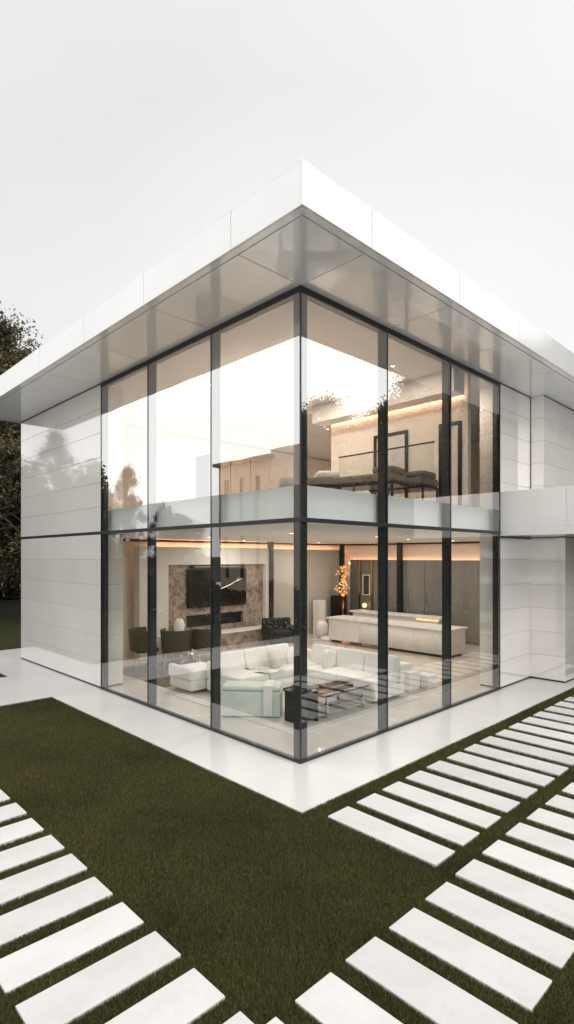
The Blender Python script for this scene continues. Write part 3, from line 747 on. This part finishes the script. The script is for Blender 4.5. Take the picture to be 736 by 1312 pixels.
# illuminated blossom branch in a pot
pt = empty('blossom_tree', (10.2, 7.75, 0), 'slim indoor tree with glowing amber blossom in a tall black planter', 'indoor tree')
B('planter', (10.0, 7.85, .007), (10.45, 8.25, 1.35), M['black'], pt, .01)
MB().tube([(10.1, 7.75, .007), (10.1, 7.75, .9), (10.12, 7.76, 1.5), (10.08, 7.74, 2.3)], [.05, .04, .03, .012], 8).build('trunk', M['brass'], pt)
bl = MB()
for i in range(300):
    z = random.uniform(1.35, 2.45); rr = .36*math.sin(math.pi*min(1, max(.08, (z-1.25)/1.3)))*random.random()**.6*(.7+.5*math.sin(z*9))
    a = random.uniform(0, 6.28); c = Vector((10.1+rr*math.cos(a), 7.75+rr*math.sin(a), z)); s = random.uniform(.012, .032)
    u = Vector((random.gauss(0, 1), random.gauss(0, 1), random.gauss(0, 1))).normalized(); w = u.orthogonal().normalized()
    bl.add([c-u*s-w*s, c+u*s-w*s, c+u*s+w*s, c-u*s+w*s], [(0, 1, 2, 3)])
bl.build('blossom', M['blossom'], pt)

# ------------------------------------------------------------------ furniture, upper floor
def dark_bench(loc, rz, lab, cush):
    e = empty('daybed', (0, 0, 0), lab, 'daybed', 'raised daybeds on the upper floor')
    B('frame', (-.62, -.36, .68), (.62, .36, .73), M['black'], e, .01)
    MB().box((-.60, -.34, .735), (.60, .34, .90)).build('mattress', M['greyfab'], e, .05, seg=3)
    MB().puff((-.36, 0, .96), (.46, .60, .15), .3).build('bolster', M[cush], e, smooth=True)
    for sx in (-1, 1):
        for sy in (-1, 1): MB().box((sx*.57-.018, sy*.31-.018, 0), (sx*.57+.018, sy*.31+.018, .679)).build('leg', M['black'], e)
    e.location = loc; e.rotation_euler.z = rz
dark_bench((3.35, 1.35, 3.421), R(100), 'raised grey daybed behind the middle upper right pane', 'greyfab')
dark_bench((4.30, 1.25, 3.421), R(95), 'raised grey daybed against the bedroom wall with the black doors', 'greyfab')
dark_bench((2.75, 2.45, 3.421), R(140), 'raised grey daybed with a white bolster near the glass corner upstairs', 'sofa')
wd = empty('wardrobe', (4.1, 6.2, 3.42), 'tan built-in wardrobe with dark gaps between its doors upstairs', 'wardrobe')
B('carcass', (2.9, 6.02, 3.421), (5.6, 6.6, 5.32), M['black'], wd)
for k in range(4): B('door', (2.91+.67*k, 5.995, 3.43), (3.555+.67*k, 6.018, 5.31), M['tan'], wd, .003, seg=1)

# ------------------------------------------------------------------ trees
def leaf_mesh(name, pts_fn, n, size, m, parent, up=0.3):
    c = pts_fn(n)
    n = len(c)
    u = rng.normal(size=(n, 3)); u /= np.linalg.norm(u, axis=1)[:, None]
    t = rng.normal(size=(n, 3)); t[:, 2] *= .6
    w = np.cross(u, t); w /= np.linalg.norm(w, axis=1)[:, None]
    s = (size*rng.uniform(.55, 1.35, n))[:, None]
    v = np.empty((n, 4, 3), np.float32)
    v[:, 0] = c - u*s; v[:, 1] = c + w*s*.42; v[:, 2] = c + u*s; v[:, 3] = c - w*s*.42
    me = bpy.data.meshes.new(name)
    me.vertices.add(n*4); me.vertices.foreach_set('co', v.ravel())
    me.loops.add(n*4); me.loops.foreach_set('vertex_index', np.arange(n*4, dtype=np.int32))
    me.polygons.add(n); me.polygons.foreach_set('loop_start', np.arange(n, dtype=np.int32)*4)
    me.update(calc_edges=True); me.materials.append(m)
    o = bpy.data.objects.new(name, me); COL.objects.link(o); o.parent = parent
    return o
def tree(loc, H, rad, n, size, m, label, group=None, base=.25, seed=1, lobes=46):
    """tapered trunk and limbs, and leaf clusters hung round the ends of the twigs"""
    rd = random.Random(seed)
    e = empty('tree', (0, 0, 0), label, 'tree', group)
    tb = MB(); k = H/12
    top = Vector((rd.uniform(-.4, .4)*k, rd.uniform(-.4, .4)*k, H*.78))
    path = [Vector((0, 0, -.1)), Vector((.05, 0, H*.15)), Vector((rd.uniform(-.2, .2), rd.uniform(-.2, .2), H*.4)), top]
    tb.tube(path, [.32*k, .25*k, .17*k, .04*k], 10)
    ends = []
    for i in range(lobes):
        t = rd.random(); z = H*(base + (1-base)*t)
        prof = math.sin(math.pi*min(1, .18+.80*t))**.7
        a = rd.uniform(0, 6.283); rr = rad*prof*rd.uniform(.35, 1.0)
        p = Vector((rr*math.cos(a), rr*math.sin(a), z*rd.uniform(.94, 1.0)))
        ends.append((p, rad*rd.uniform(.10, .30)))
        q = path[2].lerp(top, rd.random()*.9) if z > H*.45 else path[1].lerp(path[2], rd.uniform(.4, 1))
        mid = q.lerp(p, .5) + Vector((0, 0, .25*k))
        tb.tube([q, mid, p], [.075*k, .05*k, .012*k], 5, cap=False)
    tb.build('trunk', M['bark'], e, smooth=True)
    P = np.array([tuple(p) for p, _ in ends]); S = np.array([s for _, s in ends])
    def pts(n):
        i = rng.choice(len(P), n, p=S**2/(S**2).sum())
        d = rng.normal(size=(n, 3)); d /= np.linalg.norm(d, axis=1)[:, None]
        r = S[i]*np.minimum(np.abs(rng.normal(size=n))*.52, 1.15)
        # knock holes in the clusters so that the sky shows through
        c = P[i] + d*r[:, None]*np.array([1.1, 1.1, .72])
        hole = np.sin(c[:, 0]*3.1/k+seed)*np.sin(c[:, 1]*2.7/k)*np.sin(c[:, 2]*3.3/k)
        return c[hole > -.42]
    leaf_mesh('crown', pts, n, size, m, e)
    e.location = loc
    return e
tree((2.2, 22.4, 0), 14.3, 5.0, 190000, .085, M['leaf'], 'big tree with sunlit brown tinted leaves rising behind the left end of the house', seed=3, base=.12, lobes=110)
tree((5.6, 25.5, 0), 9.5, 3.8, 50000, .10, M['leaf_dark'], 'lower dark tree just left of the white side wall', seed=8, base=.08, lobes=50)
def hedge(x0, x1, y0, y1, h, n, label, leaf=.12):
    def pts(n):
        c = np.stack([rng.uniform(x0, x1, n), rng.uniform(y0, y1, n), h*rng.random(n)**.7], 1)
        c[:, 2] *= 1 + .16*np.sin((c[:, 0]+c[:, 1])*1.3) + .08*np.sin((c[:, 0]-c[:, 1])*4.1)
        return c
    e = empty('hedge', ((x0+x1)/2, (y0+y1)/2, 0), label, 'hedge')
    fo = leaf_mesh('foliage', pts, n, leaf, M['leaf_dark'], e); fo.location = -e.location
    st = MB(); L_ = max(x1-x0, y1-y0)
    for i in range(int(L_/.9)):
        t = (.4+.9*i)/L_
        x, y = (x0+t*(x1-x0), (y0+y1)/2) if x1-x0 > y1-y0 else ((x0+x1)/2, y0+t*(y1-y0))
        st.tube([(x, y, -.05), (x+.1, y, h*.8)], [.05, .015], 6)
    st.build('stem', M['bark'], e)
hedge(-9, 9, 23.2, 26.2, 6.6, 110000, 'tall dark hedge at the end of the lawn behind the house')
hedge(-9.5, -8.7, -9.5, 21, 1.5, 34000, 'added low hedge on the left, screening the pale bounce ground from the glass', .09)  # both low hedges are added to keep the bounce ground out of reflections
hedge(-8.69, 34, -9.5, -8.7, 1.5, 44000, 'added low hedge on the right, screening the pale bounce ground from the glass', .09)
bwl = empty('garden_wall', (0, 23, 0), 'low black garden wall in front of the dark hedge', 'wall')
B('wall', (-10, 22.7, -.05), (10, 22.95, .62), M['brickwall'], bwl, .01); B('coping', (-10.03, 22.66, .622), (10.03, 22.99, .68), M['brickwall'], bwl, .008)

# trees and a house across the garden, which only show in the mirror like upper glass
tA = tree((0, 0, 0), 11.0, 3.6, 130000, .065, M['leaf_pale'], 'x', seed=21, base=.08, lobes=120)
tB = tree((0, 0, 0), 8.0, 3.4, 110000, .055, M['leaf_pale'], 'x', seed=33, base=.06, lobes=100)
spots = [(tA, 11.2, -11.0, .80, 10), (tA, 14.5, -12.2, .95, 140), (tA, 17.8, -11.6, .98, 250), (tA, 21.5, -11.0, 1.18, 80), (tB, 25.5, -10.5, 1.8, 20), (tA, 30.0, -9.5, 1.5, 200), (tB, 35.5, -8.0, 2.2, 200),
         (tB, 8.7, -12.8, .62, 100), (tB, 13, -16, 1.05, 60), (tB, 17, -16, 1.25, 300), (tB, 22, -15, 1.4, 30), (tB, 27, -13, 1.6, 130), (tB, 33, -12, 1.8, 230)]
for i, (p, x, y, s, rz) in enumerate(spots):
    o = copy_tree(p); o.location = (x, y, -.04); o.rotation_euler.z = R(rz); o.scale = (s, s, s)
    tag(o, 'tree beyond the right lawn, mirrored in the upper right glass', 'tree', 'trees mirrored in the right glass')
spotsL = [(tB, -12.4, 21.5, .62, 40, .9), (tB, -10.8, 20.8, .70, 120, .5), (tB, -14.0, 24.5, .66, 220, .8), (tA, -9.4, 22.5, .70, 20, .5), (tA, -6.7, 25.0, .88, 310, .5), (tA, -5.2, 27.0, .70, 80, .55), (tB, -7.6, 23.6, .85, 170, .55), (tB, -8.7, 23.4, .80, 200, .7),
          (tB, -24, 12, .95, 60, 1), (tA, -22, 7, .80, 60, 1), (tB, -5.0, 30, .95, 20, 1.0)]
for i, (p, x, y, s, rz, wd_) in enumerate(spotsL):
    o = copy_tree(p); o.location = (x, y, -.04); o.rotation_euler.z = R(rz); o.scale = (s*wd_, s*wd_, s)
    tag(o, 'tree across the left lawn, mirrored in the white side wall and left glass', 'tree', 'trees mirrored on the left side')
for p in (tA, tB):
    for ch in list(p.children): bpy.data.objects.remove(ch)
    bpy.data.objects.remove(p)
nh = empty('neighbour_house', (-16, 17, 0), 'beige neighbouring house with a clay roof, mirrored in the left glass', 'house')
B('wall', (-19, 16.0, -.05), (-14, 20.2, 7.9), M['render_beige'], nh); B('wall', (-18, 13.6, -.05), (-14.1, 15.99, 8.35), M['render_beige'], nh)
rf = MB().add([(-19.3, 15.7, 7.902), (-13.7, 15.7, 7.902), (-13.7, 20.5, 7.902), (-19.3, 20.5, 7.902), (-19.3, 15.7, 8.05), (-13.7, 15.7, 8.05), (-13.7, 20.5, 8.05), (-19.3, 20.5, 8.05)],
         [(3, 2, 1, 0), (4, 5, 6, 7), (0, 1, 5, 4), (1, 2, 6, 5), (2, 3, 7, 6), (3, 0, 4, 7)]); rf.build('roof', M['rooftile'], nh)
for y in (16.9, 18.2, 19.5):
    for z in (2.0, 5.2):
        w = MB().box((-13.998, y-.16, z-.4), (-13.95, y+.16, z+1.9)).build('window', M['wood'], nh); MB().box((-13.949, y-.12, z-.36), (-13.94, y+.12, z+1.86)).build('pane', M['windowdark'], w)

# ------------------------------------------------------------------ light
SUN_EL, SUN_AZ = R(34), R(-74)      # azimuth measured from +x towards +y: in front of the right facade
sd = Vector((math.cos(SUN_EL)*math.cos(SUN_AZ), math.cos(SUN_EL)*math.sin(SUN_AZ), math.sin(SUN_EL)))
sl = bpy.data.lights.new('sun', 'SUN'); sl.energy = 0.85; sl.angle = R(18); sl.color = (1.0, 0.965, 0.92)
so_ = bpy.data.objects.new('sun', sl); COL.objects.link(so_); so_.rotation_euler = sd.to_track_quat('Z', 'Y').to_euler(); so_.location = sd*60
w = bpy.data.worlds.new('World'); scene.world = w; w.use_nodes = True
nt = w.node_tree; N = nt.nodes; L = nt.links
bg = N['Background']
sky = N.new('ShaderNodeTexSky'); sky.sky_type = 'NISHITA'; sky.sun_disc = False; sky.sun_elevation = SUN_EL; sky.sun_rotation = math.pi/2 - SUN_AZ
sky.dust_density = 4.0; sky.air_density = 1.0
# thin bright overcast: brighter overhead and towards the sun, paler low over the house
tc = N.new('ShaderNodeTexCoord')
nrm = N.new('ShaderNodeVectorMath'); nrm.operation = 'NORMALIZE'; L.new(tc.outputs['Generated'], nrm.inputs[0])
dt_ = N.new('ShaderNodeVectorMath'); dt_.operation = 'DOT_PRODUCT'; L.new(nrm.outputs[0], dt_.inputs[0]); dt_.inputs[1].default_value = (0.697, 0.717, 0.0)
cr = ramp(nt, dt_.outputs['Value'], [(0.0, (1.80, 1.78, 1.75)), (0.25, (1.80, 1.79, 1.77)), (0.60, (0.95, 0.952, 0.956)), (0.76, (0.875, 0.883, 0.890)), (0.88, (0.925, 0.928, 0.930)), (1.0, (0.97, 0.965, 0.955))])
d2 = N.new('ShaderNodeVectorMath'); d2.operation = 'DOT_PRODUCT'; L.new(nrm.outputs[0], d2.inputs[0]); d2.inputs[1].default_value = (0.93, 0.36, 0.12)
cr2 = ramp(nt, d2.outputs['Value'], [(0.70, (0, 0, 0)), (1.0, (0.14, 0.13, 0.11))])
ad = N.new('ShaderNodeMix'); ad.data_type = 'RGBA'; ad.blend_type = 'ADD'; ad.inputs[0].default_value = 1.0
L.new(cr.outputs[0], ad.inputs[6]); L.new(cr2.outputs[0], ad.inputs[7])
cn_ = N.new('ShaderNodeTexNoise'); cn_.inputs['Scale'].default_value = 1.6; cn_.inputs['Detail'].default_value = 5; cn_.inputs['Roughness'].default_value = .55
cm_ = N.new('ShaderNodeMapping'); cm_.inputs['Scale'].default_value = (1, 1, 2.6); L.new(nrm.outputs[0], cm_.inputs[0]); L.new(cm_.outputs[0], cn_.inputs['Vector'])
cc_ = ramp(nt, cn_.outputs['Fac'], [(0.3, (0.975, 0.977, 0.98)), (0.7, (1.025, 1.023, 1.02))])
cmul = N.new('ShaderNodeMix'); cmul.data_type = 'RGBA'; cmul.blend_type = 'MULTIPLY'; cmul.inputs[0].default_value = 1.0
L.new(ad.outputs[2], cmul.inputs[6]); L.new(cc_.outputs[0], cmul.inputs[7])
sc_ = N.new('ShaderNodeVectorMath'); sc_.operation = 'SCALE'; sc_.inputs['Scale'].default_value = 0.10; L.new(sky.outputs[0], sc_.inputs[0])
mx = N.new('ShaderNodeMix'); mx.data_type = 'RGBA'; mx.inputs[0].default_value = 0.92
L.new(sc_.outputs[0], mx.inputs[6]); L.new(cmul.outputs[2], mx.inputs[7]); L.new(mx.outputs[2], bg.inputs['Color'])
bg.inputs['Strength'].default_value = 1.0

# ------------------------------------------------------------------ camera
cam = bpy.data.cameras.new('camera'); co = bpy.data.objects.new('camera', cam); COL.objects.link(co)
co.location = (-5.29, -5.18, 2.77)
fw = Vector((0.6972, 0.7169, 0.0))
co.rotation_euler = fw.to_track_quat('-Z', 'Y').to_euler()
cam.sensor_fit = 'VERTICAL'; cam.sensor_height = 36.0; cam.sensor_width = 36.0
cam.lens = 709/1312*36.0
cam.shift_y = 57/1312
cam.clip_start = 0.05; cam.clip_end = 3000
scene.camera = co
scene.view_settings.view_transform = 'Standard'; scene.view_settings.look = 'None'; scene.view_settings.exposure = 0; scene.view_settings.gamma = 1
scene.cycles.max_bounces = 12; scene.cycles.transparent_max_bounces = 16; scene.cycles.glossy_bounces = 6; scene.cycles.diffuse_bounces = 5
scene.cycles.caustics_reflective = False; scene.cycles.sample_clamp_indirect = 6.0
